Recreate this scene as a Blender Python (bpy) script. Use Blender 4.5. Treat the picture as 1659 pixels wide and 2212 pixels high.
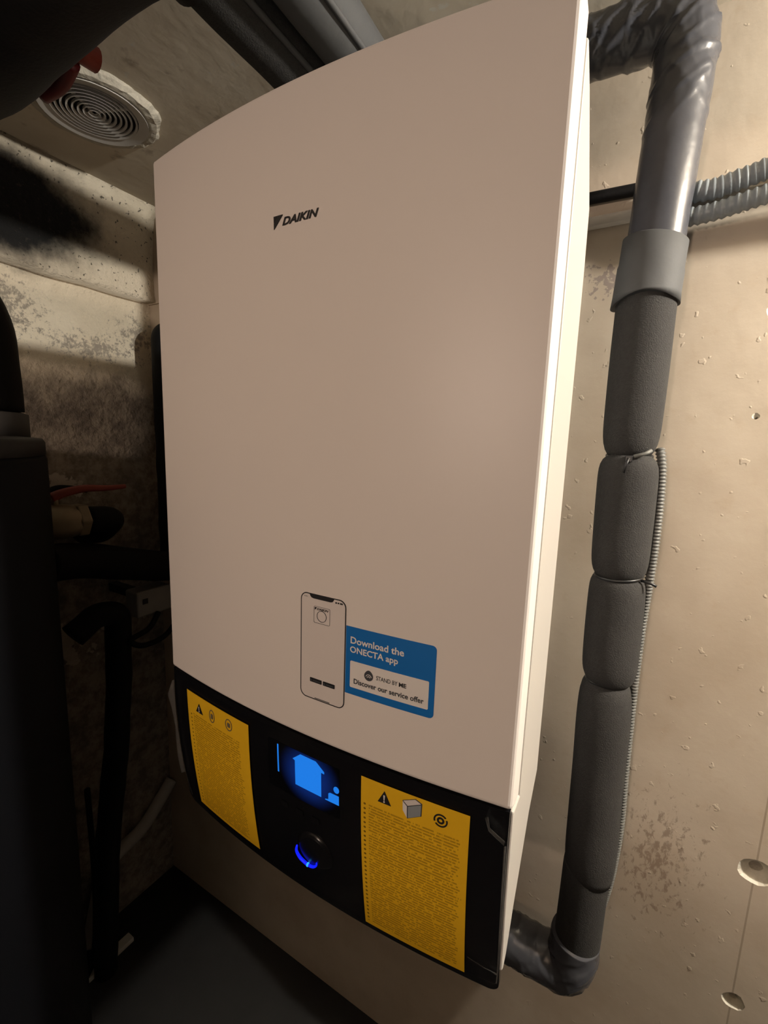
import bpy, bmesh, math, random
from mathutils import Vector, Matrix, noise
random.seed(4)
for o in list(bpy.data.objects): bpy.data.objects.remove(o)
S = bpy.context.scene
COL = S.collection
# ------------------------------------------------------------------ camera, world, lamps, exposure
cam = bpy.data.cameras.new('camera'); camo = bpy.data.objects.new('camera', cam); COL.objects.link(camo)
cam.sensor_fit = 'HORIZONTAL'; cam.sensor_width = 36.0; cam.lens = 974.3*36/1659
cam.clip_start = .01
R = ((.86396835, -.1065007, .49215474), (.50237427, .11566452, -.85687911), (.03433339, .98756231, .1534337))
M = Matrix(R).to_4x4(); M.translation = (.28551, -.34158, .29608)
camo.matrix_world = M
S.camera = camo
w = bpy.data.worlds.new('world'); S.world = w; w.use_nodes = True
w.node_tree.nodes['Background'].inputs[0].default_value = (1, .80, .64, 1)
w.node_tree.nodes['Background'].inputs[1].default_value = .01
def lamp(name, loc, power, col, size):
    l = bpy.data.lights.new(name, 'POINT'); l.energy = power; l.color = col; l.shadow_soft_size = size
    o = bpy.data.objects.new(name, l); COL.objects.link(o); o.location = loc
    return o
lamp('cellar_lamp', (1.05, .19, .745), 62, (1, .93, .83), .025)
lamp('fill_lamp', (.10, -1.60, .50), 31, (1, .78, .64), .05)  # added fill light behind the camera, brightens the unit's front
S.view_settings.view_transform = 'Standard'; S.view_settings.look = 'None'
S.view_settings.exposure = 0; S.view_settings.gamma = 1; S.view_settings.use_curve_mapping = False

# ------------------------------------------------------------------ materials
def nt(name):
    m = bpy.data.materials.new(name); m.use_nodes = True
    return m, m.node_tree.nodes, m.node_tree.links, m.node_tree.nodes['Principled BSDF']
def mix(N, L, fac, a, b, mode='MIX'):
    n = N.new('ShaderNodeMix'); n.data_type = 'RGBA'; n.blend_type = mode
    for i, v in ((0, fac), (6, a), (7, b)):
        if hasattr(v, 'is_linked'): L.new(v, n.inputs[i])
        elif i == 0: n.inputs[0].default_value = v
        else: n.inputs[i].default_value = (*v, 1)
    return n.outputs[2]
def math_(N, L, op, a, b=0.0, c=None, clamp=False):
    n = N.new('ShaderNodeMath'); n.operation = op; n.use_clamp = clamp
    for i, v in enumerate((a, b) if c is None else (a, b, c)):
        if hasattr(v, 'is_linked'): L.new(v, n.inputs[i])
        else: n.inputs[i].default_value = v
    return n.outputs[0]
def coords(N):
    return N.new('ShaderNodeTexCoord').outputs['Object']
def nz(N, L, vec, scale, detail=4, rough=.55, dist=0.0):
    n = N.new('ShaderNodeTexNoise'); n.inputs['Scale'].default_value = scale
    n.inputs['Detail'].default_value = detail; n.inputs['Roughness'].default_value = rough
    n.inputs['Distortion'].default_value = dist
    L.new(vec, n.inputs['Vector']); return n.outputs['Fac']
def ramp(N, L, v, a, b):
    n = N.new('ShaderNodeMapRange'); n.inputs[1].default_value = a; n.inputs[2].default_value = b; n.clamp = True
    n.interpolation_type = 'SMOOTHSTEP'
    L.new(v, n.inputs[0]); return n.outputs[0]
def bump(N, L, B, h, strength, dist):
    n = N.new('ShaderNodeBump'); n.inputs['Strength'].default_value = strength; n.inputs['Distance'].default_value = dist
    L.new(h, n.inputs['Height']); L.new(n.outputs[0], B.inputs['Normal'])
def sep(N, L, v):
    n = N.new('ShaderNodeSeparateXYZ'); L.new(v, n.inputs[0]); return n.outputs
def blob(N, L, sx, a, b, ca, cb, ra, rb):
    """soft elliptical distance field: 0 at the centre, 1 at the rim"""
    u = math_(N, L, 'MULTIPLY', math_(N, L, 'SUBTRACT', sx[a], ca), 1/ra)
    v = math_(N, L, 'MULTIPLY', math_(N, L, 'SUBTRACT', sx[b], cb), 1/rb)
    return math_(N, L, 'SQRT', math_(N, L, 'ADD', math_(N, L, 'MULTIPLY', u, u), math_(N, L, 'MULTIPLY', v, v)))

def plain(name, col, rough=.5, metal=0.0, var=.12, scale=40, bmp=0.0, spec=.5, bscale=None):
    m, N, L, B = nt(name)
    c = coords(N); n = nz(N, L, c, scale)
    d = tuple(x*(1-var) for x in col); e = tuple(min(1, x*(1+var)) for x in col)
    L.new(mix(N, L, n, d, e), B.inputs['Base Color'])
    B.inputs['Roughness'].default_value = rough; B.inputs['Metallic'].default_value = metal
    B.inputs['Specular IOR Level'].default_value = spec
    if bmp: bump(N, L, B, nz(N, L, c, bscale or scale*4, 3), bmp, .002)
    return m
def emit(name, col, s):
    m, N, L, B = nt(name)
    B.inputs['Base Color'].default_value = (0, 0, 0, 1); B.inputs['Emission Color'].default_value = (*col, 1)
    B.inputs['Emission Strength'].default_value = s
    return m

MT = {}
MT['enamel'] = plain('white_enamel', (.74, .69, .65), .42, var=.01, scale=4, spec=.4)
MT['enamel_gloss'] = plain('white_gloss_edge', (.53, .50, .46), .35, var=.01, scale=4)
MT['sheet'] = plain('galvanised_sheet', (.5, .5, .5), .45, .6, var=.1)
MT['gloss_black'] = plain('gloss_black_plastic', (.006, .006, .007), .22, var=.1, spec=.3)
MT['print_black'] = plain('black_print', (.008, .008, .01), .6, var=.05)
MT['print_grey'] = plain('grey_print', (.045, .05, .058), .6, var=.05)
MT['print_blue'] = plain('blue_print', (.001, .14, .47), .5, var=.04)
MT['print_white'] = plain('white_print', (.74, .71, .68), .5, var=.02)
MT['print_pale'] = plain('pale_print', (.68, .63, .60), .5, var=.02)
MT['foam'] = plain('black_foam', (.034, .033, .032), .85, var=.35, scale=260, bmp=.5, bscale=700, spec=.25)
MT['tape_grey'] = plain('grey_tape', (.060, .062, .064), .72, var=.12, scale=60, bmp=.15, bscale=90)
MT['wrap'] = plain('shiny_black_wrap', (.062, .064, .074), .27, var=.15, scale=50, bmp=.2, bscale=55, spec=.6)
MT['rubber'] = plain('black_rubber', (.006, .006, .0065), .65, var=.3, scale=60, bmp=.2, spec=.2)
MT['tie'] = plain('black_nylon', (.012, .012, .013), .4)
MT['conduit'] = plain('grey_conduit', (.26, .29, .31), .42, var=.08, scale=20)
MT['hose'] = plain('dark_ribbed_hose', (.13, .13, .12), .5, var=.1)
MT['tank'] = plain('tank_jacket', (.004, .0045, .006), .6, var=.3, scale=8, spec=.12)
MT['lid'] = plain('tank_lid_grey', (.016, .016, .017), .6)
MT['lid_grey'] = plain('port_grey', (.10, .10, .10), .7)
MT['brass'] = plain('dull_brass', (.30, .25, .17), .45, .6, var=.2, scale=50)
MT['red'] = plain('red_plastic', (.28, .045, .03), .5, var=.2)
MT['darkred'] = plain('dark_red_plastic', (.16, .012, .016), .5, var=.2)
MT['vent'] = plain('white_vent_plastic', (.60, .58, .55), .5, var=.06, scale=30)
MT['mortar'] = plain('crumbled_plaster', (.58, .54, .45), .95, var=.2, scale=120, bmp=.8, bscale=160)
MT['dark'] = plain('dark_void', (.02, .019, .018), .9)
MT['grey_box'] = plain('grey_plastic_box', (.26, .26, .25), .6)
MT['pale_hose'] = plain('pale_drain_hose', (.50, .48, .45), .6)
MT['trim'] = plain('white_trim_paint', (.62, .58, .52), .7, var=.12, scale=60)
MT['film'] = None

def wall_back_mat():
    m, N, L, B = nt('beige_plaster'); c = coords(N); s = sep(N, L, c)
    n1 = nz(N, L, c, 6, 5); n2 = nz(N, L, c, 45, 6, .6)
    col = mix(N, L, ramp(N, L, n1, .3, .7), (.47, .39, .30), (.57, .49, .39))
    col = mix(N, L, math_(N, L, 'MULTIPLY', ramp(N, L, n2, .55, .75), .25), col, (.45, .34, .23))
    # brown smudge of finger and tool marks
    d = blob(N, L, s, 0, 2, .362, -.315, .062, .13)
    mp = N.new('ShaderNodeMapping'); mp.inputs['Scale'].default_value = (1, 1, .55); mp.inputs['Rotation'].default_value = (0, .6, 0)
    L.new(c, mp.inputs[0])
    k = nz(N, L, mp.outputs[0], 110, 5, .7, .35)
    k = math_(N, L, 'SUBTRACT', k, math_(N, L, 'MULTIPLY', d, .14))
    col = mix(N, L, math_(N, L, 'MULTIPLY', ramp(N, L, k, .43, .55), .55), col, (.17, .10, .065))
    # pencil line beside the screw holes
    xl = math_(N, L, 'ABSOLUTE', math_(N, L, 'SUBTRACT', s[0], .474))
    ln = math_(N, L, 'MULTIPLY', math_(N, L, 'LESS_THAN', xl, .0011), math_(N, L, 'LESS_THAN', s[2], -.10))
    col = mix(N, L, math_(N, L, 'MULTIPLY', ln, .5), col, (.20, .14, .09))
    d2 = blob(N, L, s, 0, 2, .215, .53, .03, .02)
    k2 = math_(N, L, 'SUBTRACT', nz(N, L, c, 110, 3), math_(N, L, 'MULTIPLY', d2, .14))
    col = mix(N, L, math_(N, L, 'MULTIPLY', ramp(N, L, k2, .40, .46), .6), col, (.22, .17, .17))
    L.new(col, B.inputs['Base Color']); B.inputs['Roughness'].default_value = .62
    B.inputs['Specular IOR Level'].default_value = .3
    h = math_(N, L, 'ADD', nz(N, L, c, 25, 6), math_(N, L, 'MULTIPLY', ramp(N, L, nz(N, L, c, 70, 2), .68, .74), .5))
    bump(N, L, B, h, .25, .004)
    return m
def wall_left_mat():
    m, N, L, B = nt('old_sooty_plaster'); c = coords(N); s = sep(N, L, c)
    n1 = nz(N, L, c, 8, 6)
    col = mix(N, L, ramp(N, L, n1, .3, .7), (.70, .62, .48), (.82, .74, .59))
    # stained lower wall; the unit's cast shadow is painted into this darker colour
    kz = math_(N, L, 'ADD', s[2], math_(N, L, 'MULTIPLY', nz(N, L, c, 11, 5), .22))
    low = ramp(N, L, kz, .56, .47)
    g = mix(N, L, ramp(N, L, nz(N, L, c, 38, 6, .65), .35, .65), (.20, .17, .14), (.40, .35, .28))
    col = mix(N, L, low, col, g)
    # black soot on the beam
    d = blob(N, L, s, 1, 2, .09, .715, .19, .10)
    k = math_(N, L, 'SUBTRACT', math_(N, L, 'ADD', math_(N, L, 'MULTIPLY', nz(N, L, c, 14, 6, .65), .7), .72), d)
    col = mix(N, L, ramp(N, L, k, -.12, .45), col, (.008, .008, .008))
    sp = ramp(N, L, nz(N, L, c, 120, 2), .64, .70)
    col = mix(N, L, math_(N, L, 'MULTIPLY', math_(N, L, 'MULTIPLY', sp, math_(N, L, 'GREATER_THAN', s[2], .615)), .8), col, (.03, .026, .022))
    # flaking paint
    for (cy, cz, ry, rz) in ((.075, .535, .07, .07), (.24, .485, .12, .035), (.35, .53, .06, .05)):
        d = blob(N, L, s, 1, 2, cy, cz, ry, rz)
        k = math_(N, L, 'SUBTRACT', nz(N, L, c, 85, 7, .75), math_(N, L, 'MULTIPLY', d, .16))
        col = mix(N, L, math_(N, L, 'MULTIPLY', ramp(N, L, k, .36, .50), .75), col, (.22, .19, .16))
    # bare pale plaster patches low down
    for (cy, cz, ry, rz) in ((.16, .165, .07, .03), (.15, -.20, .06, .05), (.27, -.17, .05, .03)):
        d = blob(N, L, s, 1, 2, cy, cz, ry, rz)
        k = math_(N, L, 'SUBTRACT', nz(N, L, c, 26, 4, .6), math_(N, L, 'MULTIPLY', d, .22))
        col = mix(N, L, ramp(N, L, k, .30, .34), col, (.58, .52, .44))
    L.new(col, B.inputs['Base Color']); B.inputs['Roughness'].default_value = .9
    bump(N, L, B, math_(N, L, 'ADD', nz(N, L, c, 20, 7, .65), nz(N, L, c, 90, 4)), .6, .008)
    return m
def ceiling_mat():
    m, N, L, B = nt('stained_ceiling_plaster'); c = coords(N); s = sep(N, L, c)
    n1 = nz(N, L, c, 7, 6); n2 = nz(N, L, c, 24, 5)
    col = mix(N, L, ramp(N, L, n1, .3, .7), (.74, .66, .53), (.86, .79, .66))
    col = mix(N, L, math_(N, L, 'MULTIPLY', ramp(N, L, n2, .60, .72), .5), col, (.26, .19, .12))
    sp = ramp(N, L, nz(N, L, c, 42, 5, .6), .66, .72)
    col = mix(N, L, math_(N, L, 'MULTIPLY', sp, .7), col, (.8, .78, .70))
    L.new(col, B.inputs['Base Color']); B.inputs['Roughness'].default_value = .85
    bump(N, L, B, nz(N, L, c, 30, 6), .14, .006)
    return m
def yellow_mat(name, x0, x1, ztop, zbot, xd):
    """yellow notice with dense lines of tiny print and a column of language marks"""
    m, N, L, B = nt(name); c = coords(N); s = sep(N, L, c)
    pitch = .0031
    base = mix(N, L, nz(N, L, c, 60, 3), (.74, .43, .012), (.82, .49, .018))
    row = math_(N, L, 'DIVIDE', s[2], pitch)
    fr = math_(N, L, 'FRACT', row); fl = math_(N, L, 'FLOOR', row)
    inrow = math_(N, L, 'MULTIPLY', math_(N, L, 'GREATER_THAN', fr, .30), math_(N, L, 'LESS_THAN', fr, .82))
    cb = N.new('ShaderNodeCombineXYZ'); L.new(math_(N, L, 'MULTIPLY', s[0], 330), cb.inputs[0]); L.new(math_(N, L, 'MULTIPLY', fl, 7.3), cb.inputs[1])
    word = ramp(N, L, nz(N, L, cb.outputs[0], 1.0, 1), .38, .46)
    cb2 = N.new('ShaderNodeCombineXYZ'); L.new(math_(N, L, 'MULTIPLY', fl, 3.7), cb2.inputs[1])
    end = math_(N, L, 'ADD', x1-.016, math_(N, L, 'MULTIPLY', nz(N, L, cb2.outputs[0], 1.0, 0), .018))
    inx = math_(N, L, 'MULTIPLY', math_(N, L, 'GREATER_THAN', s[0], x0), math_(N, L, 'LESS_THAN', s[0], end))
    inz = math_(N, L, 'MULTIPLY', math_(N, L, 'LESS_THAN', s[2], ztop), math_(N, L, 'GREATER_THAN', s[2], zbot))
    f = math_(N, L, 'MULTIPLY', math_(N, L, 'MULTIPLY', inrow, word), math_(N, L, 'MULTIPLY', inx, inz))
    col = mix(N, L, math_(N, L, 'MULTIPLY', f, .55), base, (.17, .075, .004))
    r2 = math_(N, L, 'DIVIDE', s[2], pitch*1.7); f2 = math_(N, L, 'FRACT', r2)
    du = math_(N, L, 'MULTIPLY', math_(N, L, 'SUBTRACT', s[0], xd), 1/.0013)
    dv = math_(N, L, 'MULTIPLY', math_(N, L, 'SUBTRACT', f2, .5), 1/.22)
    dd = math_(N, L, 'ADD', math_(N, L, 'MULTIPLY', du, du), math_(N, L, 'MULTIPLY', dv, dv))
    col = mix(N, L, math_(N, L, 'MULTIPLY', math_(N, L, 'MULTIPLY', math_(N, L, 'LESS_THAN', dd, 1), inz), .85), col, (.09, .045, .004))
    L.new(col, B.inputs['Base Color']); B.inputs['Roughness'].default_value = .55; B.inputs['Specular IOR Level'].default_value = .25
    return m
def film_mat():
    m, N, L, B = nt('clear_film')
    out = N['Material Output']; N.remove(B)
    t = N.new('ShaderNodeBsdfTransparent'); g = N.new('ShaderNodeBsdfGlossy'); g.inputs['Roughness'].default_value = .25
    mx = N.new('ShaderNodeMixShader'); c = coords(N)
    L.new(math_(N, L, 'MULTIPLY', ramp(N, L, nz(N, L, c, 9, 4), .45, .75), .025), mx.inputs[0])
    L.new(t.outputs[0], mx.inputs[1]); L.new(g.outputs[0], mx.inputs[2]); L.new(mx.outputs[0], out.inputs[0])
    return m
def milky_mat():
    m, N, L, B = nt('milky_film_edge'); c = coords(N)
    out = N['Material Output']
    B.inputs['Base Color'].default_value = (.24, .23, .21, 1); B.inputs['Roughness'].default_value = .4
    t = N.new('ShaderNodeBsdfTransparent'); mx = N.new('ShaderNodeMixShader')
    L.new(math_(N, L, 'ADD', math_(N, L, 'MULTIPLY', nz(N, L, c, 60, 4), .45), -.02), mx.inputs[0])
    L.new(t.outputs[0], mx.inputs[1]); L.new(B.outputs[0], mx.inputs[2]); L.new(mx.outputs[0], out.inputs[0])
    return m
def screen_mat():
    m, N, L, B = nt('lcd_screen'); c = coords(N); s = sep(N, L, c)
    d = blob(N, L, s, 0, 2, .020, -.046, .042, .038)
    g = ramp(N, L, d, 1.0, .35)
    B.inputs['Base Color'].default_value = (.002, .002, .003, 1); B.inputs['Roughness'].default_value = .3
    B.inputs['Emission Color'].default_value = (.005, .03, .22, 1)
    L.new(math_(N, L, 'MULTIPLY', g, .55), B.inputs['Emission Strength'])
    return m
MT['wall_back'] = wall_back_mat(); MT['wall_left'] = wall_left_mat(); MT['ceiling'] = ceiling_mat()
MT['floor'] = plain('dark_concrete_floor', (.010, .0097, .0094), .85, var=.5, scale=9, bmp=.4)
MT['yellow_l'] = yellow_mat('yellow_notice_a', -.172, -.075, -.046, -.186, -.1765)
MT['yellow_r'] = yellow_mat('yellow_notice_b', .092, .186, -.043, -.192, .0876)
MT['film'] = film_mat(); MT['milky'] = milky_mat(); MT['screen'] = screen_mat()
MT['lcd_blue'] = emit('lit_blue_pixels', (.012, .20, .78), 1.0)
MT['ring_blue'] = emit('blue_led_ring', (.004, .012, .95), 1.3)
MT['ring_hot'] = emit('bright_led_spot', (.02, .30, 1.0), 1.6)

# ------------------------------------------------------------------ geometry helpers
def ob(name, verts, faces, mat, parent=None, smooth=False, bevel=0, seg=2, mi=None):
    me = bpy.data.meshes.new(name); me.from_pydata([tuple(v) for v in verts], [], faces); me.update()
    bm = bmesh.new(); bm.from_mesh(me); bmesh.ops.recalc_face_normals(bm, faces=bm.faces)
    bm.to_mesh(me); bm.free()
    for x in (mat if isinstance(mat, (list, tuple)) else [mat]): me.materials.append(MT[x])
    if smooth: me.polygons.foreach_set('use_smooth', [True]*len(me.polygons))
    o = bpy.data.objects.new(name, me); COL.objects.link(o)
    if parent: o.parent = parent
    if bevel:
        b = o.modifiers.new('bevel', 'BEVEL'); b.width = bevel; b.segments = seg; b.limit_method = 'ANGLE'; b.angle_limit = math.radians(35)
        b.harden_normals = False
    return o
def tag(o, label, cat, group=None, kind=None):
    if label: o['label'] = label
    if cat: o['category'] = cat
    if group: o['group'] = group
    if kind: o['kind'] = kind
    return o
def empty(name, loc, label, cat, group=None):
    o = bpy.data.objects.new(name, None); COL.objects.link(o); o.empty_display_size = .05
    return tag(o, label, cat, group)
def boxd(x0, x1, y0, y1, z0, z1):
    v = [(x, y, z) for x in (x0, x1) for y in (y0, y1) for z in (z0, z1)]
    f = [(0, 1, 3, 2), (4, 6, 7, 5), (0, 4, 5, 1), (2, 3, 7, 6), (0, 2, 6, 4), (1, 5, 7, 3)]
    return v, f
def box(name, b, mat, parent=None, bevel=0):
    v, f = boxd(*b); return ob(name, v, f, mat, parent, bevel=bevel)
def catmull(P, n=10, closed=False):
    P = [Vector(p) for p in P]; out = []
    for i in range(len(P)-1):
        a = P[max(i-1, 0)]; b = P[i]; c = P[i+1]; d = P[min(i+2, len(P)-1)]
        for k in range(n):
            t = k/n
            out.append(.5*((2*b)+(c-a)*t+(2*a-5*b+4*c-d)*t*t+(3*b-a-3*c+d)*t**3))
    out.append(P[-1]); return out
def fillet(P, r, n=10):
    """polyline with rounded corners"""
    P = [Vector(p) for p in P]; out = [P[0]]
    for i in range(1, len(P)-1):
        a = (P[i-1]-P[i]); b = (P[i+1]-P[i]); rr = min(r, a.length*.49, b.length*.49)
        a = P[i]+a.normalized()*rr; b = P[i]+b.normalized()*rr
        for k in range(n+1):
            t = k/n; out.append(a*(1-t)**2+P[i]*2*t*(1-t)+b*t*t)
    out.append(P[-1]); return out
def resample(P, step):
    out = [P[0]]; acc = 0
    for a, b in zip(P, P[1:]):
        L = (b-a).length
        if L < 1e-9: continue
        n = max(1, int(round(L/step)))
        for k in range(1, n+1): out.append(a.lerp(b, k/n))
    return out
def tubed(P, rad, seg=20, cap=True, disp=None):
    """swept tube. rad: float or f(t, s); disp(i, t, ang, point, dir) -> extra radius"""
    P = [Vector(p) for p in P]; n = len(P)
    L = [0]
    for a, b in zip(P, P[1:]): L.append(L[-1]+(b-a).length)
    V = []; F = []
    T = (P[1]-P[0]).normalized()
    up = Vector((0, 0, 1)) if abs(T.z) < .9 else Vector((0, 1, 0))
    u = T.cross(up).normalized(); v = T.cross(u)
    for i in range(n):
        T2 = ((P[min(i+1, n-1)]-P[max(i-1, 0)])).normalized()
        q = T.rotation_difference(T2); u = q @ u; v = q @ v; T = T2
        for k in range(seg):
            a = 2*math.pi*k/seg
            r = rad(L[i]/L[-1], L[i]) if callable(rad) else rad
            d = u*math.cos(a)+v*math.sin(a)
            if disp: r += disp(L[i]/L[-1], a, P[i]+d*r)
            V.append(P[i]+d*r)
    for i in range(n-1):
        for k in range(seg):
            k2 = (k+1) % seg
            F.append((i*seg+k, i*seg+k2, (i+1)*seg+k2, (i+1)*seg+k))
    if cap:
        F.append(tuple(range(seg-1, -1, -1))); F.append(tuple((n-1)*seg+k for k in range(seg)))
    return V, F
def tube(name, P, rad, mat, parent=None, seg=20, cap=True, disp=None):
    V, F = tubed(P, rad, seg, cap, disp); return ob(name, V, F, mat, parent, smooth=True)
def lathe_z(prof, cx, cy, seg=40, cap=True):
    V = []; F = []
    for r, z in prof:
        for k in range(seg):
            a = 2*math.pi*k/seg; V.append((cx+r*math.cos(a), cy+r*math.sin(a), z))
    for i in range(len(prof)-1):
        for k in range(seg):
            k2 = (k+1) % seg; F.append((i*seg+k, i*seg+k2, (i+1)*seg+k2, (i+1)*seg+k))
    if cap:
        F.append(tuple(range(seg))); F.append(tuple((len(prof)-1)*seg+k for k in range(seg)))
    return V, F
def corrugated(name, P, r, pitch, depth, mat, parent=None, seg=16):
    P = resample([Vector(p) for p in P], pitch/4)
    return tube(name, P, lambda t, s: r-depth*(.5+.5*math.cos(2*math.pi*s/pitch)), mat, parent, seg)

# ------------------------------------------------------------------ the room
YW = .39; ZC = .82; ZF = -1.0; XL = -.8
# back wall with screw holes cut into it
wv, wf = boxd(-.86, 2.6, YW, YW+.12, ZF-.05, .612)
wall = ob('wall_back', wv, wf, ['wall_back', 'mortar'])
cv = []; cf = []
for (hx, hz, r, dp) in ((.476, -.271, .0205, .016), (.476, -.486, .014, .012), (.399, .469, .008, .012), (.397, .344, .0042, .004)):
    for (rr, yy, ex) in ((r*1.12, -.004, 1), (r, .0, 1), (r*.72, dp*.55, 1), (r*.40, dp, 1), (r*.34, dp+.03, 1)):
        for k in range(18):
            a = 2*math.pi*k/18
            j = 1+.20*noise.noise(Vector((hx*90+math.cos(a)*1.3, hz*90, math.sin(a)*1.3+yy*40)))
            cv.append((hx+rr*j*math.cos(a)+.002*(yy > .001), YW+yy, hz+rr*j*.92*math.sin(a)-.003*(yy > .001)))
    b0 = len(cv)-90
    for i in range(4):
        for k in range(18):
            k2 = (k+1) % 18; cf.append((b0+i*18+k, b0+i*18+k2, b0+(i+1)*18+k2, b0+(i+1)*18+k))
    cf.append(tuple(b0+k for k in range(18))); cf.append(tuple(b0+72+k for k in range(18)))
cut = ob('cutter', cv, cf, ['wall_back', 'mortar'])
cut.data.polygons.foreach_set('material_index', [1]*len(cut.data.polygons))
md = wall.modifiers.new('holes', 'BOOLEAN'); md.object = cut; md.operation = 'DIFFERENCE'; md.solver = 'EXACT'
dg = bpy.context.evaluated_depsgraph_get(); dg.update()
me2 = bpy.data.meshes.new_from_object(wall.evaluated_get(dg)); wall.modifiers.clear(); wall.data = me2
bpy.data.objects.remove(cut)
tag(wall, 'smooth beige plaster wall with screw holes and brown smudges', None, None, 'structure')
up = box('wall_back_upper', (-.86, 2.6, YW-.006, YW+.12, .612, ZC), 'wall_back')
tag(up, 'bright beige plaster strip of wall above the conduit ledge', None, None, 'structure')
tr = box('trim_1', (-.17, 2.6, YW-.009, YW-.0002, .597, .613), 'trim', bevel=.003)
tag(tr, 'narrow white painted ledge running along the back wall', None, None, 'structure')
lw = box('wall_left', (-.95, -.83, -1.7, YW, ZF-.05, .615), 'wall_left')
tag(lw, 'stained flaking plaster wall beside the black tank', None, None, 'structure')
# beam above the wall, slightly wavy lower arris
V = []; F = []; n = 70
for i in range(n+1):
    y = -1.7+(YW+1.7)*i/n
    e = .004*noise.noise(Vector((y*9, 0, 0)))+.002*noise.noise(Vector((y*40, 3, 0)))
    for (x, z) in ((-.95, .615), (XL+.003+e*.6, .612+e), (XL, .63+e), (XL-.002, .70), (XL+.004, .77), (XL+.012, .80), (XL+.03, ZC+.0), (-.95, ZC)):
        V.append((x, y, z))
for i in range(n):
    for k in range(8):
        k2 = (k+1) % 8; F.append((i*8+k, i*8+k2, (i+1)*8+k2, (i+1)*8+k))
F.append(tuple(range(8))); F.append(tuple(n*8+k for k in range(8)))
bmh = ob('wall_left_beam', V, F, 'wall_left', smooth=True)
tag(bmh, 'sooty plastered beam projecting along the top of the wall', None, None, 'structure')
ce = box('ceiling', (-.95, 2.6, -1.7, YW+.12, ZC, ZC+.1), 'ceiling')
tag(ce, 'stained old plaster ceiling around the round vent', None, None, 'structure')
wf_ = box('fill_blocker', (-.95, 2.6, -1.12, -1.0, ZF-.05, .238), 'floor')  # added out of view to keep fill light off the area under the unit
tag(wf_, 'low unseen light blocker added behind the viewpoint', None, None, 'structure')
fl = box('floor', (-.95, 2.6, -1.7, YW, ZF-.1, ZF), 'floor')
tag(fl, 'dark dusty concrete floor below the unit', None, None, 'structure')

# ------------------------------------------------------------------ wall-hung heat pump unit
HW = .22; HT = .592; SB = .0176
def bow(x): return -SB*(1-min(1, (x/HW)**2))
def back(z): return .45*z*z if z < 0 else 0
def sp(x, z, e=0.0): return (x, bow(x)+back(z)-e, z)
U = empty('heat_pump_unit', (0, 0, 0), 'tall white wall-hung heat pump unit with black control panel and stickers', 'heat pump')
# front cover: bowed slab
xs = [-HW+2*HW*i/36 for i in range(37)]
V = []; F = []
for x in xs:
    V += [(x, bow(x), HT), (x, bow(x), HT*.75), (x, bow(x), HT*.5), (x, bow(x), HT*.25), (x, bow(x), 0), (x, .012, -.004), (x, .026, -.004), (x, .026, HT-.006)]
for i in range(36):
    for k in range(8):
        k2 = (k+1) % 8; F.append((i*8+k, i*8+k2, (i+1)*8+k2, (i+1)*8+k))
F.append(tuple(range(8))); F.append(tuple(36*8+k for k in range(8)))
fc = ob('front_cover', V, F, 'enamel', U, bevel=.0035, seg=3)
tag(fc, 'plain white bowed front cover', None)
# side casing behind the cover, tapered at top and bottom
def prism_x(name, prof, x0, x1, mat, parent, bevel=0):
    n = len(prof); V = [(x0, y, z) for y, z in prof]+[(x1, y, z) for y, z in prof]
    F = [tuple(range(n)), tuple(range(2*n-1, n-1, -1))]+[(k, (k+1) % n, n+(k+1) % n, n+k) for k in range(n)]
    return ob(name, V, F, mat, parent, bevel=bevel)
prof = [(.027, .572), (.030, .574), (.052, .556), (.104, .497), (.108, .45), (.111, -.004), (.112, -.036), (.085, -.066), (.068, -.098), (.047, -.135), (.030, -.172),
        (.0215, -.180), (.0165, -.178), (.0145, -.15), (.0100, -.10), (.0075, -.05), (.0068, -.006), (.027, -.0055)]
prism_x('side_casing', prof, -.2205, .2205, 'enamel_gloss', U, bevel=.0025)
box('body', (-.172, .172, .111, YW, -.16, .565), 'sheet', U, bevel=.004)
for zz in (-.02, .25, .47):
    box('body_seam', (-.1735, .1735, .15, .16, zz, zz+.012), 'sheet', U)
# black control panel, curved backwards
V = []; F = []; zs = [-.0025-.1945*i/11 for i in range(12)]+[-.197-.010*math.sin(math.pi/2*k/5) for k in range(1, 6)]; nx = 33
PW = .2185
def pw(z):   # rounded lower corners
    t = max(0, (-z-.197)/.010); return PW-.010*(1-math.sqrt(max(0, 1-min(1, t)**2)))
for dpt in (0, 1):
    for z in zs:
        for i in range(nx):
            x = pw(z)*(-1+2*i/(nx-1))
            V.append((x, bow(x)+back(z)+.0012+dpt*(.0045), z))
m = 17*nx
for d in (0, m):
    for j in range(16):
        for i in range(nx-1):
            F.append((d+j*nx+i, d+j*nx+i+1, d+(j+1)*nx+i+1, d+(j+1)*nx+i))
for i in range(nx-1):
    F.append((i, i+1, m+i+1, m+i)); F.append((16*nx+i, 16*nx+i+1, m+16*nx+i+1, m+16*nx+i))
for j in range(16):
    for i in (0, nx-1): F.append((j*nx+i, (j+1)*nx+i, m+(j+1)*nx+i, m+j*nx+i))
pan = ob('control_panel', V, F, 'gloss_black', U, smooth=True)
ed = pan.modifiers.new('split', 'EDGE_SPLIT'); ed.split_angle = math.radians(40)
tag(pan, 'glossy black control panel', None)

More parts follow.
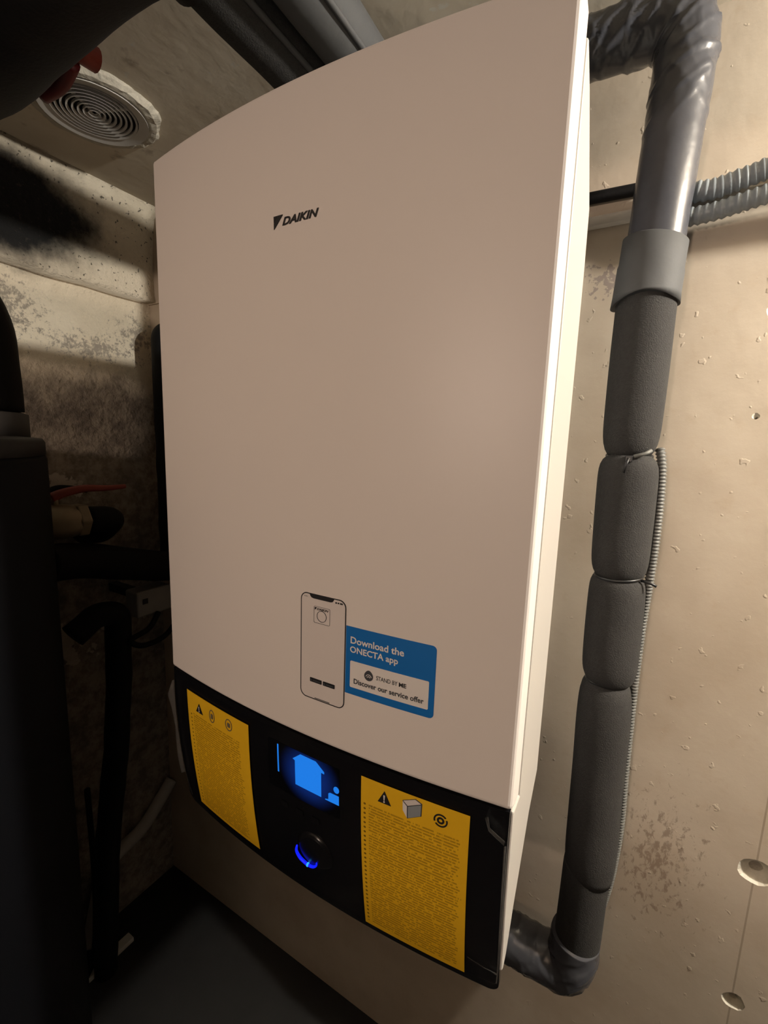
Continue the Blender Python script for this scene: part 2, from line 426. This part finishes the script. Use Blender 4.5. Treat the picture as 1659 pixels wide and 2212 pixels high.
def patch(name, x0, x1, z0, z1, mat, parent, e=.0004, nx=None, nz_=None, r=0.0, corners=(1, 1, 1, 1), th=.0003):
    """thin sheet with thickness lying on the bowed front, optional rounded corners (TL, TR, BR, BL)"""
    pts = []
    def arc(cx, cz, a0):
        for k in range(7):
            a = math.radians(a0+15*k); pts.append((cx+r*math.cos(a), cz+r*math.sin(a)))
    for (c, cx, cz, a0, px, pz) in ((corners[1], x1-r, z1-r, 0, x1, z1), (corners[0], x0+r, z1-r, 90, x0, z1), (corners[3], x0+r, z0+r, 180, x0, z0), (corners[2], x1-r, z0+r, 270, x1, z0)):
        if r and c: arc(cx, cz, a0)
        else: pts.append((px, pz))
    return poly(name, pts, mat, parent, e, th)
def poly(name, pts, mat, parent, e=.0004, th=.0003, holes=()):
    """flat outline mapped to the bowed surface; cut into vertical strips so that it follows the bow"""
    bm = bmesh.new()
    loops = [pts]+list(holes)
    edges = []
    for lp in loops:
        vs = [bm.verts.new((p[0], 0, p[1])) for p in lp]
        edges += [bm.edges.new((vs[i], vs[(i+1) % len(vs)])) for i in range(len(vs))]
    bmesh.ops.triangle_fill(bm, use_beauty=True, edges=edges, normal=(0, -1, 0))
    xs_ = [p[0] for p in pts]; zs_ = [p[1] for p in pts]
    x = math.floor(min(xs_)/.012)*.012
    while x < max(xs_):
        bmesh.ops.bisect_plane(bm, geom=bm.verts[:]+bm.edges[:]+bm.faces[:], plane_co=(x, 0, 0), plane_no=(1, 0, 0)); x += .012
    if min(zs_) < 0:
        z = math.floor(min(zs_)/.015)*.015
        while z < max(zs_):
            bmesh.ops.bisect_plane(bm, geom=bm.verts[:]+bm.edges[:]+bm.faces[:], plane_co=(0, 0, z), plane_no=(0, 0, 1)); z += .015
    for f in bm.faces:
        if f.normal.y > 0: f.normal_flip()
    ext = bmesh.ops.extrude_face_region(bm, geom=bm.faces[:])
    nv = set(v for v in ext['geom'] if isinstance(v, bmesh.types.BMVert))
    for v in bm.verts: v.co = Vector(sp(v.co.x, v.co.z, e+(th if v in nv else 0)))
    bmesh.ops.recalc_face_normals(bm, faces=bm.faces)
    me = bpy.data.meshes.new(name); bm.to_mesh(me); bm.free(); me.materials.append(MT[mat])
    o = bpy.data.objects.new(name, me); COL.objects.link(o); o.parent = parent
    return o
def text(name, body, x0, x1, zb, cap, mat, parent, e=.0007, bold=0.0, shear=0.0):
    c = bpy.data.curves.new(name, 'FONT'); c.body = body; c.size = 1; c.offset = bold; c.shear = shear; c.resolution_u = 3
    c.fill_mode = 'FRONT'
    t = bpy.data.objects.new('tmp', c); COL.objects.link(t)
    dg = bpy.context.evaluated_depsgraph_get(); dg.update()
    me = bpy.data.meshes.new_from_object(t.evaluated_get(dg))
    bpy.data.objects.remove(t); bpy.data.curves.remove(c)
    X = [v.co.x for v in me.vertices]
    a, b = min(X), max(X)
    k = cap/.70
    for v in me.vertices:
        x = x0+(v.co.x-a)/(b-a)*(x1-x0); z = zb+v.co.y*k
        v.co = Vector(sp(x, z, e))
    me.materials.clear(); me.materials.append(MT[mat]); me.name = name
    o = bpy.data.objects.new(name, me); COL.objects.link(o); o.parent = parent
    return o
# brand mark
lg = poly('brand_mark', [(-.0236, .4896), (-.0196, .4896), (-.0234, .4846)], 'print_black', U)
poly('brand_mark', [(-.0191, .4896), (-.0127, .4895), (-.0232, .4788), (-.0234, .4840)], 'print_black', U)
text('brand_lettering', 'DAIKIN', -.0135, .0268, .4808, .0061, 'print_black', U, e=.0005, bold=.035, shear=.32)
# app sticker
st = patch('app_sticker', .0632, .1505, .0628, .1288, 'print_blue', U, e=.0002, r=.004, corners=(0, 1, 1, 0))
tag(st, 'blue app sticker with white lettering and phone outline', None)
patch('service_panel', .0686, .1455, .0702, .0962, 'print_white', st, e=.0006, r=.0012)
text('lettering', 'Download the', .0684, .1217, .1132, .0064, 'print_white', st, e=.0008, bold=.02)
text('lettering', 'ONECTA app', .0680, .1164, .1045, .0058, 'print_white', st, e=.0008, bold=.022)
text('lettering', 'STAND BY', .0960, .1168, .0846, .0040, 'print_grey', st, e=.0012, bold=.008)
text('lettering', 'ME', .1182, .1252, .0846, .0038, 'print_black', st, e=.0012, bold=.03)
text('lettering', 'Discover our service offer', .0729, .1417, .0748, .0048, 'print_grey', st, e=.0012, bold=.024)
dp = []
for k in range(26):
    a = 2*math.pi*k/26; r = .0045*(1+.22*max(0, math.sin(a))**6)
    dp.append((.0884+r*math.cos(a), .0860+r*math.sin(a)))
poly('drop_emblem', dp, 'print_grey', st, e=.0011)
for (rr, zz, wd) in ((.0031, .0848, .0005), (.0017, .0844, .0005)):
    ou = [(.0886+rr*math.cos(a), zz+rr*math.sin(a)) for a in [math.radians(15+15*k) for k in range(11)]]
    inn = [(.0886+(rr-wd)*math.cos(a), zz+(rr-wd)*math.sin(a)) for a in [math.radians(165-15*k) for k in range(11)]]
    poly('emblem_arc', ou+inn, 'print_white', st, e=.0015)
def rr_loop(x0, x1, z0, z1, r, n=7):
    P = []
    for cx, cz, a0 in ((x1-r, z1-r, 0), (x0+r, z1-r, 90), (x0+r, z0+r, 180), (x1-r, z0+r, 270)):
        for k in range(n): a = math.radians(a0+90*k/(n-1)); P.append((cx+r*math.cos(a), cz+r*math.sin(a)))
    return P
poly('phone_screen', rr_loop(.0111, .0622, .0447, .1512, .0068), 'print_pale', st, e=.0002, th=.0002)
poly('phone_outline', rr_loop(.0106, .0627, .0442, .1517, .0072), 'print_black', st, e=.0003, holes=[rr_loop(.0115, .0618, .0451, .1508, .0065)])
poly('phone_notch', [(.0212, .1512), (.0222, .1492), (.0236, .1478), (.0262, .1473), (.0455, .1473), (.0478, .1479), (.0488, .1492), (.0498, .1512)], 'print_black', st, e=.0005)
poly('app_icon_frame', rr_loop(.0265, .0450, .1236, .1402, .0012), 'print_grey', st, e=.0005, holes=[rr_loop(.0267, .0448, .1239, .1400, .0011)])
text('lettering', 'DAIKIN', .0300, .0435, .1368, .0021, 'print_black', st, e=.0007, bold=.03, shear=.3)
poly('brand_mark', [(.0275, .1391), (.0303, .1391), (.0276, .1364)], 'print_black', st, e=.0006)
poly('dial_icon', [(.0356+.0056*math.cos(a), .1310+.0056*math.sin(a)) for a in [2*math.pi*k/28 for k in range(28)]], 'print_grey', st, e=.0005,
     holes=[[(.0356+.0051*math.cos(a), .1310+.0051*math.sin(a)) for a in [2*math.pi*k/28 for k in range(28)]]])
text('lettering', '9:41', .0148, .0185, .1473, .0013, 'print_grey', st, e=.0006)
for (a, b) in ((.0510, .0526), (.0536, .0551), (.0561, .0590)): patch('status_icon', a, b, .1474, .1487, 'print_black', st, e=.0006)
for (a, b) in ((.0227, .0367), (.0383, .0518)):
    patch('store_badge', a, b, .0622, .0664, 'print_black', st, e=.0006, r=.0006)
    patch('badge_lettering', a+.0040, b-.0012, .0636, .0648, 'print_grey', st, e=.0010)
    patch('badge_icon', a+.0011, a+.0028, .0632, .0652, 'print_grey', st, e=.0010, r=.0006)
patch('home_bar', .0286, .0462, .0458, .0464, 'print_grey', st, e=.0006)
# display
scr = patch('display_screen', -.036, .0578, -.079, -.0215, 'screen', U, e=-.0010, r=.002, th=.0002)
tag(scr, 'dark display glowing blue around the icons', None)
def lcd(name, pts): poly(name, pts, 'lcd_blue', scr, e=-.0007, th=.0002)
lcd('house_icon', [(-.0006, -.0325), (.0098, -.0237), (.0296, -.0238), (.0400, -.0318), (.0400, -.0340), (.0362, -.0336), (.0360, -.0620), (.0024, -.0620), (.0024, -.0336)])
lcd('status_bar', [(-.0222, -.0243), (-.0205, -.0243), (-.0205, -.0574), (-.0222, -.0574)])
lcd('tank_icon', [(.0409, -.0616), (.0448, -.0605), (.0450, -.0535), (.0470, -.0520), (.0574, -.0520), (.0574, -.0625), (.0409, -.0625)])
lcd('sun_icon', [(.0545+.0033*math.cos(a), -.0458+.0037*math.sin(a)) for a in [2*math.pi*k/20 for k in range(20)]])
for (x, z) in ((-.0150, -.0955), (.0060, -.0955), (.0270, -.0955)):
    poly('touch_button', rr_loop(x-.005, x+.005, z-.0035, z+.0035, .002), 'gloss_black', U, e=-.0008, th=.0006)
# rotary dial with led ring
dc = (.0235, -.1375)
V, F = [], []
for (r, e) in ((.0235, -.002), (.0235, .0000), (.0200, .0008), (.0192, .0018), (.0180, .0022), (0.004, .0024)):
    for k in range(36):
        a = 2*math.pi*k/36; V.append(sp(dc[0]+r*math.cos(a), dc[1]+r*math.sin(a), e))
for i in range(5):
    for k in range(36): k2 = (k+1) % 36; F.append((i*36+k, i*36+k2, (i+1)*36+k2, (i+1)*36+k))
F.append(tuple(5*36+k for k in range(36)))
dial = ob('dial', V, F, 'gloss_black', U, smooth=True)
arc = [(.0019, -.139), (.0003, -.1473), (.0045, -.154), (.0104, -.1568), (.0153, -.1578), (.0214, -.1570), (.0266, -.1525), (.0277, -.1478)]  # inner end curl is the ring's reflection on the film, built as glow
P = catmull([sp(x, z, .0030) for x, z in arc], 6)
tube('led_ring', P, lambda t, s: .0006+.0011*math.sin(math.pi*min(1, .12+t*.85)), 'ring_blue', dial, 10)
tube('led_spot', P[21:27], lambda t, s: .0006+.0016*math.sin(math.pi*t), 'ring_hot', dial, 10)
# protective film with milky curled edges
patch('protective_film', -.2165, .2165, -.199, -.009, 'film', U, e=-.0006, r=.004, th=.0001)
def ribbon(name, pts, mat, parent):
    """pts: (x, z, width_x, width_z, lift a, lift b)"""
    V = []; F = []
    for (x, z, wx, wz, ea, eb) in pts:
        V += [sp(x, z, ea), sp(x+wx, z+wz, eb)]
    for i in range(len(pts)-1): F.append((2*i, 2*i+1, 2*i+3, 2*i+2))
    o = ob(name, V, F, mat, parent, smooth=True)
    s = o.modifiers.new('thickness', 'SOLIDIFY'); s.thickness = .0003
    return o
ribbon('film_edge', [(-.2145, -.018, -.004, -.002, .001, .002), (-.2160, -.040, -.0085, 0, .001, .006), (-.2165, -.060, -.005, 0, .001, .004), (-.2165, -.085, -.0030, 0, .001, .003),
                     (-.2160, -.110, -.0042, 0, .001, .004), (-.2150, -.135, -.0055, 0, .001, .005), (-.2140, -.158, -.0050, -.002, .001, .005)], 'milky', U)
ribbon('film_edge', [(-.2130, -.163, .0014, .001, .001, .002), (-.2105, -.180, .0014, .001, .001, .002), (-.2085, -.194, .0016, .001, .001, .001)], 'milky', U)
ribbon('film_edge', [(.2000, -.0125, .0030, .004, .001, .004), (.2035, -.0240, .0015, .007, .001, .005), (.2100, -.0285, .0010, .0075, .001, .005), (.2165, -.0330, .001, .007, .001, .004)], 'milky', U)
ribbon('film_edge', [(.2165, -.034, .0018, .001, .001, .001), (.2170, -.08, .0016, 0, .001, .001), (.2172, -.13, .0017, 0, .001, .001), (.2172, -.172, .0012, 0, .001, .001), (.2165, -.192, .0010, 0, .0, .0005)], 'milky', U)
ribbon('film_edge', [(.1900, -.1745, .0005, .0014, .0005, .001), (.2050, -.1780, .0005, .0016, .0005, .002), (.2140, -.1800, .001, .0020, .0005, .001), (.2165, -.1815, .0008, .0022, .0005, .001)], 'milky', U)
# yellow warning notices
def notice(name, x0, x1, z0, z1, mat, label):
    o = patch(name, x0, x1, z0, z1, mat, U, e=.0004, th=.0003)
    tag(o, label, None); return o
yl = notice('warning_notice', -.184, -.0650, -.1900, -.0190, 'yellow_l', 'yellow warning notice with two faint round pictograms')
yr = notice('warning_notice', .0835, .1875, -.1970, -.0165, 'yellow_r', 'yellow warning notice with a grey box pictogram')
def tri_sign(cx, z0, z1, hw, par):
    poly('warning_triangle', [(cx, z1), (cx-hw, z0), (cx+hw, z0)], 'print_black', par, e=.0009)
    h = z1-z0
    poly('exclamation_mark', [(cx-.0009, z0+h*.68), (cx+.0009, z0+h*.68), (cx+.0004, z0+h*.28), (cx-.0004, z0+h*.28)], 'print_white', par, e=.0013)
    poly('exclamation_mark', [(cx+.0008*math.cos(a), z0+h*.16+.0009*math.sin(a)) for a in [2*math.pi*k/10 for k in range(10)]], 'print_white', par, e=.0013)
tri_sign(-.1572, -.0410, -.0285, .0072, yl)
tri_sign(.1083, -.0358, -.0226, .0068, yr)
Bx = dict(a=(.1266, -.0242), b=(.139, -.0185), c=(.1451, -.0212), d=(.1448, -.0338), e=(.1315, -.0414), f=(.1269, -.0343), g=(.1313, -.0283))
poly('box_pictogram', [Bx[k] for k in 'abcdef'], 'print_grey', yr, e=.0009)
def inset(ks, f=.90):
    P = [Bx[k] for k in ks]; cx = sum(p[0] for p in P)/len(P); cz = sum(p[1] for p in P)/len(P)
    return [(cx+(p[0]-cx)*f, cz+(p[1]-cz)*f) for p in P]
poly('box_top', inset('abcg'), 'print_pale', yr, e=.0013)
poly('box_front', inset('gcde'), 'conduit', yr, e=.0013)
poly('box_side', inset('agef'), 'print_white', yr, e=.0013)
cx, cz = .1624, -.0308
def ring(name, r0, r1, a0, a1, par, n=20):
    A = [math.radians(a0+(a1-a0)*k/n) for k in range(n+1)]
    if a1-a0 >= 360: poly(name, [(cx+r1*math.cos(a), cz+r1*math.sin(a)) for a in A[:-1]], 'print_black', par, .0009, holes=[[(cx+r0*math.cos(a), cz+r0*math.sin(a)) for a in A[:-1]]])
    else: poly(name, [(cx+r1*math.cos(a), cz+r1*math.sin(a)) for a in A]+[(cx+r0*math.cos(a), cz+r0*math.sin(a)) for a in A[::-1]], 'print_black', par, .0009)
ring('recycle_ring', .0016, .0034, 0, 360, yr); ring('recycle_arrow', .0050, .0064, 40, 200, yr); ring('recycle_arrow', .0050, .0064, 220, 380, yr)
for (px, pz, rx, rz) in ((-.1310, -.0345, .0052, .0085), (-.0990, -.0325, .0062, .0075)):
    O = [(px+rx*math.cos(a), pz+rz*math.sin(a)) for a in [2*math.pi*k/22 for k in range(22)]]
    I = [(px+rx*.82*math.cos(a), pz+rz*.85*math.sin(a)) for a in [2*math.pi*k/22 for k in range(22)]]
    poly('round_pictogram', O, 'brass', yl, .0009, holes=[I])
    patch('pictogram_core', px-rx*.4, px+rx*.4, pz-rz*.4, pz+rz*.35, 'brass', yl, e=.0009, r=.001)

# ------------------------------------------------------------------ insulated riser pipe beside the unit
YP = .32
RP = empty('insulated_riser_pipe', (0, 0, 0), 'black foam insulated riser pipe tied into sausage segments right of the white unit', 'pipe')
def wrinkle(amp, zc, zr, base=.0004):
    def d(t, a, p):
        g = max(0, 1-abs(p.z-zc)/zr)**.8
        q = Vector((p.x*30-p.z*34, p.y*10, p.x*9+p.z*9))
        w1 = noise.noise(q+Vector((0, 0, 3)))+.4*noise.noise(q*2.3)
        crease = max(0, 1-abs(w1)*5.0)            # sharp raised ridges
        q2 = Vector((p.x*60+p.z*18, p.y*22, p.z*30))
        c2 = max(0, 1-abs(noise.noise(q2))*6)
        return g*amp*(crease*.75+c2*.3)+base*noise.noise(p*30)+.0012*g*noise.noise(p*22)
    return d
P = fillet([(.262, YP, .47), (.2655, YP, .53), (.276, YP, .772), (.20, YP, .776), (.10, YP, .778), (.10, YP, .566)], .05, 14)
P = resample(P, .0022)
up_ = tube('tape_wrapped_elbow', P, lambda t, s: .0310, 'wrap', RP, 72, disp=wrinkle(.0040, .78, .15))
tag(up_, 'shiny creased black wrap around the upper elbow', None)
def seg_prof(zt, zb, R, kt, kb, pw_=7, n=26):
    out = []
    for i in range(n+1):
        t = i/n; z = zt+(zb-zt)*t
        e = (1-t)**(pw_*3)*(1-kt)+t**(pw_*2.4)*(1-kb)
        out.append((R*(1-e), z))
    return out
def foam(zt, zb, xt, xb, R, kt, kb):
    V, F = lathe_z(seg_prof(zt, zb, R, kt, kb), 0, YP, 40)
    V = [(x*(1+.03*noise.noise(Vector((z*9, 1, zt))))+xt+(xb-xt)*((z-zt)/(zb-zt)), y+.003*noise.noise(Vector((z*12, zt*5, 2))), z) for x, y, z in V]
    return ob('foam_sleeve', V, F, 'foam', RP, smooth=True)
foam(.500, .288, .2635, .2640, .0335, .95, .70)
foam(.290, .131, .2650, .2680, .0345, .70, .80)
foam(.133, -.018, .2680, .2705, .0342, .76, .76)
foam(-.014, -.322, .2690, .2750, .0342, .74, .90)
foam(-.306, -.470, .2720, .2700, .0318, .97, .86)
V, F = lathe_z([(.0325, .545), (.0350, .543), (.0352, .515), (.0362, .511), (.0368, .482), (.0376, .474), (.0355, .4745)], .2655, YP, 44)
V = [(x-.05*(.54-z), y, z+.006*math.cos(2.2*(x-.265)/.036)*(z < .48)-.16*(x-.265)*(z > .5)) for x, y, z in V]
ob('tape_collar', V, F, 'tape_grey', RP, smooth=True)
for (zt, xt, r, sx) in ((.289, .2648, .0255, 0), (.132, .2685, .0278, 1), (-.016, .2702, .0265, 2)):
    C_ = [(xt+r*math.cos(a), YP+r*math.sin(a), zt+.003*math.sin(a*1+sx)) for a in [2*math.pi*k/30 for k in range(31)]]
    t = tube('cable_tie', C_, .0021, 'tie', RP, 8, cap=False)
    if sx == 0:
        box('tie_head', (xt-.003, xt+.005, YP-.036, YP-.028, zt-.007, zt+.001), 'tie', t, bevel=.001)
        tube('tie_tail', [(xt+.001, YP-.036, zt-.002), (xt-.001, YP-.038, zt-.010), (xt-.003, YP-.038, zt-.020)], .0016, 'tie', t, 8)
        tube('tie_tail', [(xt+.006, YP-.033, zt), (xt+.018, YP-.030, zt+.004), (xt+.024, YP-.026, zt+.008)], .0022, 'hose', t, 8)
    elif sx == 1:
        tube('tie_tail', [(xt+.026, YP-.012, zt), (xt+.036, YP-.012, zt-.001), (xt+.044, YP-.014, zt-.004)], .0019, 'tie', t, 8)
P = fillet([(.268, YP, -.435), (.266, YP, -.502), (.19, YP, -.503), (.09, YP, -.498), (.09, YP, -.161)], .035, 12)
P = resample(P, .0025)
lo = tube('tape_wrapped_elbow', P, lambda t, s: .0345, 'wrap', RP, 60, disp=wrinkle(.0035, -.50, .09))
tag(lo, 'shiny creased black wrap around the lower elbow', None)

rh = corrugated('ribbed_cable_hose', catmull([(.298, YP+.026, .300), (.3030, YP+.020, .27), (.3055, YP+.018, .20), (.3050, YP+.020, .13), (.3030, YP+.026, .06), (.3030, YP+.028, -.03), (.3050, YP+.028, -.15), (.3080, YP+.029, -.26), (.3030, YP+.030, -.36), (.290, YP+.034, -.44)], 10), .0062, .0046, .0018, 'hose', seg=12)
tag(rh, 'thin ribbed dark hose strapped along the foam pipe', 'hose')
c1 = corrugated('corrugated_conduit', catmull([(.262, .3680, .620), (.29, .3680, .613), (.318, .3675, .610), (.35, .3655, .615), (.40, .360, .622), (.55, .360, .632), (.80, .362, .632), (1.4, .366, .632)], 12), .0125, .0078, .0024, 'conduit', seg=18)
tag(c1, 'thick grey corrugated conduit lying on the wall ledge', 'conduit', 'corrugated conduits along the back wall')
c2 = corrugated('corrugated_conduit', catmull([(.25, .3740, .586), (.29, .3730, .585), (.325, .3680, .585), (.36, .3600, .588), (.42, .3540, .594), (.6, .3500, .600), (1.4, .352, .600)], 12), .0112, .0078, .0022, 'conduit', seg=18)
tag(c2, 'second grey corrugated conduit below and in front of the thick one', 'conduit', 'corrugated conduits along the back wall')
ck = tube('black_cable', catmull([(-.16, .3755, .633), (.0, .3755, .633), (.15, .3755, .6335), (.244, .3760, .632)], 10), .0075, 'rubber')
tag(ck, 'smooth black cable lying on the white wall ledge', 'cable')

# ------------------------------------------------------------------ pipes under the ceiling
def cpipe(x, r, dx, label, mat):
    E_ = empty('insulated_ceiling_pipe', (0, 0, 0), label, 'pipe', 'insulated pipes above the unit')
    P = resample(fillet([(x-dx*.2, -.055, .742), (x, .10, .742), (x+dx, .335, .735), (x+dx, .335, .566)], .05, 10), .006)
    t = tube('foam_sleeve', P, r, mat, E_, 36, disp=lambda t, a, p: .0012*noise.noise(p*18))
    Q = [Vector((x+.0+r*.80, y, .742-r*.66)) for y in (-.03, .03, .09, .14)]
    tube('seam_lip', catmull(Q, 8), .0035, 'tape_grey', E_, 8)
    V, F = lathe_z([(r*1.02, 0), (r*1.13, .002), (r*1.13, .024), (r*1.02, .026)], 0, 0, 36)
    ob('joint_collar', [(px+x, z-.032, py+.742) for px, py, z in V], F, 'rubber', E_, smooth=True)
    return E_
cpipe(-.128, .037, -.006, 'black foam pipe under the ceiling next to the bare ceiling patch', 'foam')
cpipe(-.057, .032, -.003, 'greyish foam pipe under the ceiling nearer the bright wall', 'tape_grey')
bd = resample([Vector((-.83, -.118, .715)), Vector((2.55, -.118, .715))], .02)
dk = tube('black_duct', bd, .083, 'rubber', None, 48, disp=lambda t, a, p: .007*noise.noise(p*7)+.003*noise.noise(p*19))
tag(dk, 'wide black insulated duct hung under the ceiling beside the round vent', 'duct')
LV = empty('red_lever', (0, 0, 0), 'small red lever clipped behind the black duct near the vent', 'lever')
tube('lever_handle', catmull([(-.345, -.012, .722), (-.385, -.006, .716), (-.42, -.010, .712)], 6), .0085, 'darkred', LV, 12)
tube('lever_hub', [(-.335, -.030, .732), (-.335, .010, .735)], .013, 'red', LV, 16)
box('white_clip', (-.322, -.312, -.030, -.004, .742, .752), 'vent', LV, bevel=.002)

# ------------------------------------------------------------------ round ceiling vent
VT = empty('round_vent', (0, 0, 0), 'round white ceiling vent with concentric rings set in crumbled plaster', 'vent')
vx, vy = -.556, .128
V = []; F = []; n = 64
for (r, z, j) in ((.078, ZC+.004, 0), (.078, ZC-.008, 0), (.083, ZC-.011, .3), (.091, ZC-.010, .8), (.096, ZC-.004, 1), (.099, ZC+.002, 1)):
    for k in range(n):
        a = 2*math.pi*k/n
        q = 1+j*(.05*noise.noise(Vector((math.cos(a)*3, math.sin(a)*3, z*60)))+.035*noise.noise(Vector((math.cos(a)*9, math.sin(a)*9, z*90))))
        V.append((vx+r*q*math.cos(a)*1.0, vy+r*q*math.sin(a), z+j*.003*noise.noise(Vector((math.cos(a)*11, math.sin(a)*11, r*50)))))
for i in range(5):
    for k in range(n): k2 = (k+1) % n; F.append((i*n+k, i*n+k2, (i+1)*n+k2, (i+1)*n+k))
pc = ob('plaster_collar', V, F, 'mortar', VT)
tag(pc, 'ragged crumbled plaster rim', None)
def annulus(name, r0, r1, z0, z1, mat, par, dz=0):
    V, F = lathe_z([(r0, z0), (r0, z1+dz), (r1, z1), (r1, z0)], vx, vy, 56, cap=False)
    n_ = 56
    F += [(k, (k+1) % n_, 3*n_+(k+1) % n_, 3*n_+k) for k in range(n_)]
    return ob(name, V, F, mat, par, smooth=False)
annulus('frame', .0640, .079, ZC, ZC-.012, 'vent', VT, .003)
V, F = lathe_z([(.066, ZC+.003), (.066, ZC-.001)], vx, vy, 56); ob('back_plate', V, F, 'dark', VT)
for i in range(8):
    r = .0625-.0077*i
    annulus('louvre_ring', r-.0030, r, ZC-.007, ZC-.011, 'vent', VT, .0015)
for a in (0.35, 0.35+math.pi/2):
    c_, s_ = math.cos(a), math.sin(a); L_ = .065; w_ = .0028
    V = []
    for (u, v) in ((-L_, -w_), (L_, -w_), (L_, w_), (-L_, w_)):
        for z in (ZC-.003, ZC-.0085): V.append((vx+u*c_-v*s_, vy+u*s_+v*c_, z))
    ob('spoke', V, [(0, 2, 4, 6), (1, 3, 5, 7), (0, 1, 3, 2), (2, 3, 5, 4), (4, 5, 7, 6), (6, 7, 1, 0)], 'vent', VT)

# ------------------------------------------------------------------ buffer tank and its elbow
TX, TY, TR = -.558, -.239, .240
TK = empty('buffer_tank', (0, 0, 0), 'tall black cylindrical buffer tank standing on the floor', 'tank')
V, F = lathe_z([(TR-.01, ZF), (TR, ZF+.02), (TR, .255), (TR-.002, .262)], TX, TY, 72); ob('jacket', V, F, 'tank', TK, smooth=True)
V, F = lathe_z([(TR-.001, .262), (TR-.001, .279), (TR-.004, .284), (TR-.03, .286), (.02, .287)], TX, TY, 72); ob('lid', V, F, 'lid', TK, smooth=True)
V, F = lathe_z([(.062, .284), (.062, .318), (.050, .322)], TX-.01, TY+.178, 30); ob('lid_port', V, F, 'lid_grey', TK, smooth=True)
EP = empty('insulated_elbow_pipe', (0, 0, 0), 'fat black insulated elbow rising from the top of the tank', 'pipe')
P = resample(fillet([(TX-.01, TY+.178, .322), (TX-.01, TY+.178, .497), (-.80, TY-.05, .52)], .11, 14), .008)
tube('foam_sleeve', P, .056, 'rubber', EP, 36, disp=lambda t, a, p: .002*noise.noise(p*14))

# ------------------------------------------------------------------ valve cluster in the dark corner
XV = -.66
BV = empty('brass_ball_valve', (0, 0, 0), 'dull brass ball valve with red handle beside the black tank', 'valve')
tube('valve_body', [(XV, .03, .128), (XV, .045, .128), (XV, .060, .127), (XV, .085, .126), (XV, .105, .125), (XV, .118, .124)], lambda t, s: .026+.008*math.sin(math.pi*t), 'brass', BV, 24)
for yy in (.028, .112):
    V = []; F = []
    for y in (yy-.010, yy+.010):
        for k in range(6): a = math.pi*k/3; V.append((XV+.034*math.cos(a), y, .126+.034*math.sin(a)))
    F = [tuple(range(6)), tuple(range(11, 5, -1))]+[(k, (k+1) % 6, 6+(k+1) % 6, 6+k) for k in range(6)]
    ob('hex_nut', V, F, 'brass', BV, bevel=.003)
tube('stem', [(XV, .072, .150), (XV, .072, .176)], .007, 'brass', BV, 14)
tube('handle', catmull([(XV, .066, .172), (XV, .088, .180), (XV, .125, .186), (XV, .165, .184), (XV, .205, .185)], 6), lambda t, s: .0095-.005*t, 'red', BV, 12)
def bpipe(name, pts, r, label, fr=.05, wob=.002):
    o = tube(name, resample(fillet(pts, fr, 10), .008), r, 'rubber', None, 28, disp=lambda t, a, p: wob*noise.noise(p*20))
    return tag(o, label, 'pipe')
bpipe('insulated_branch_pipe', [(XV, .124, .124), (XV, .178, .120), (XV-.06, .182, .085), (-.80, .19, .07)], .026, 'short black foam elbow fitted to the brass valve', .03)
bpipe('insulated_return_pipe', [(-.62, .025, .062), (-.655, .10, .048), (-.665, .22, .012), (-.665, .30, -.012), (-.665, .388, -.018)], .035, 'thick black foam pipe running from the tank to the back wall', .05)
bpipe('insulated_drop_pipe', [(-.66, .085, -.105), (-.66, .135, -.075), (-.66, .176, -.085), (-.665, .172, -.25), (-.67, .158, -.42), (-.69, .14, -.62), (-.72, .13, -.998)], .025, 'black foam pipe dropping down the dirty wall to the floor', .035)
bpipe('corner_pipe', [(-.745, .389, -.05), (-.745, .362, -.03), (-.745, .362, .49), (-.745, .362, .53), (-.745, .389, .545)], .024, 'dark vertical pipe in the room corner behind the white unit', .02)
SBX = empty('sensor_box', (0, 0, 0), 'small grey sensor box with a dark label low behind the unit', 'sensor')
box('housing', (-.70, -.655, .215, .298, -.112, -.052), 'grey_box', SBX, bevel=.004)
box('dark_label', (-.6549, -.6540, .228, .240, -.082, -.070), 'print_black', SBX)
box('mount', (-.83, -.70, .25, .27, -.09, -.07), 'dark', SBX)
cb = tube('sensor_cable', catmull([(-.652, .262, -.110), (-.640, .23, -.135), (-.635, .185, -.145), (-.63, .21, -.165), (-.64, .27, -.165), (-.65, .32, -.13), (-.66, .36, -.10), (-.66, .388, -.09)], 8), .006, 'rubber', None, 12)
tag(cb, 'black cable looping below the small sensor box', 'cable')
cb = tube('thin_cable', catmull([(-.78, .19, .168), (-.79, .14, .176), (-.785, .10, .165), (-.79, .06, .170), (-.80, -.02, .160), (-.828, -.10, .15)], 8), .006, 'rubber', None, 10)
tag(cb, 'thin black cable draped along the wall above the brass valve', 'cable')
hs = tube('drain_hose', catmull([(-.812, .383, -.695), (-.810, .34, -.735), (-.806, .286, -.775), (-.806, .225, -.792), (-.806, .186, -.805), (-.806, .168, -.86), (-.806, .150, -.93), (-.80, .135, -.985)], 8), .0165, 'pale_hose', None, 14)
tag(hs, 'pale grey drain hose running down the wall to the floor', 'hose')
cb = tube('floor_cable', catmull([(-.79, .150, -.55), (-.785, .150, -.80), (-.76, .125, -.97), (-.72, .07, -.992), (-.66, -.05, -.993), (-.60, -.20, -.993)], 8), .0065, 'rubber', None, 10)
tag(cb, 'black cable hanging down the wall and trailing across the floor', 'cable')
bt = box('wood_batten', (-.752, -.728, -.02, .205, ZF, ZF+.012), 'pale_hose', bevel=.002)
tag(bt, 'pale thin batten lying on the dark floor', 'batten')
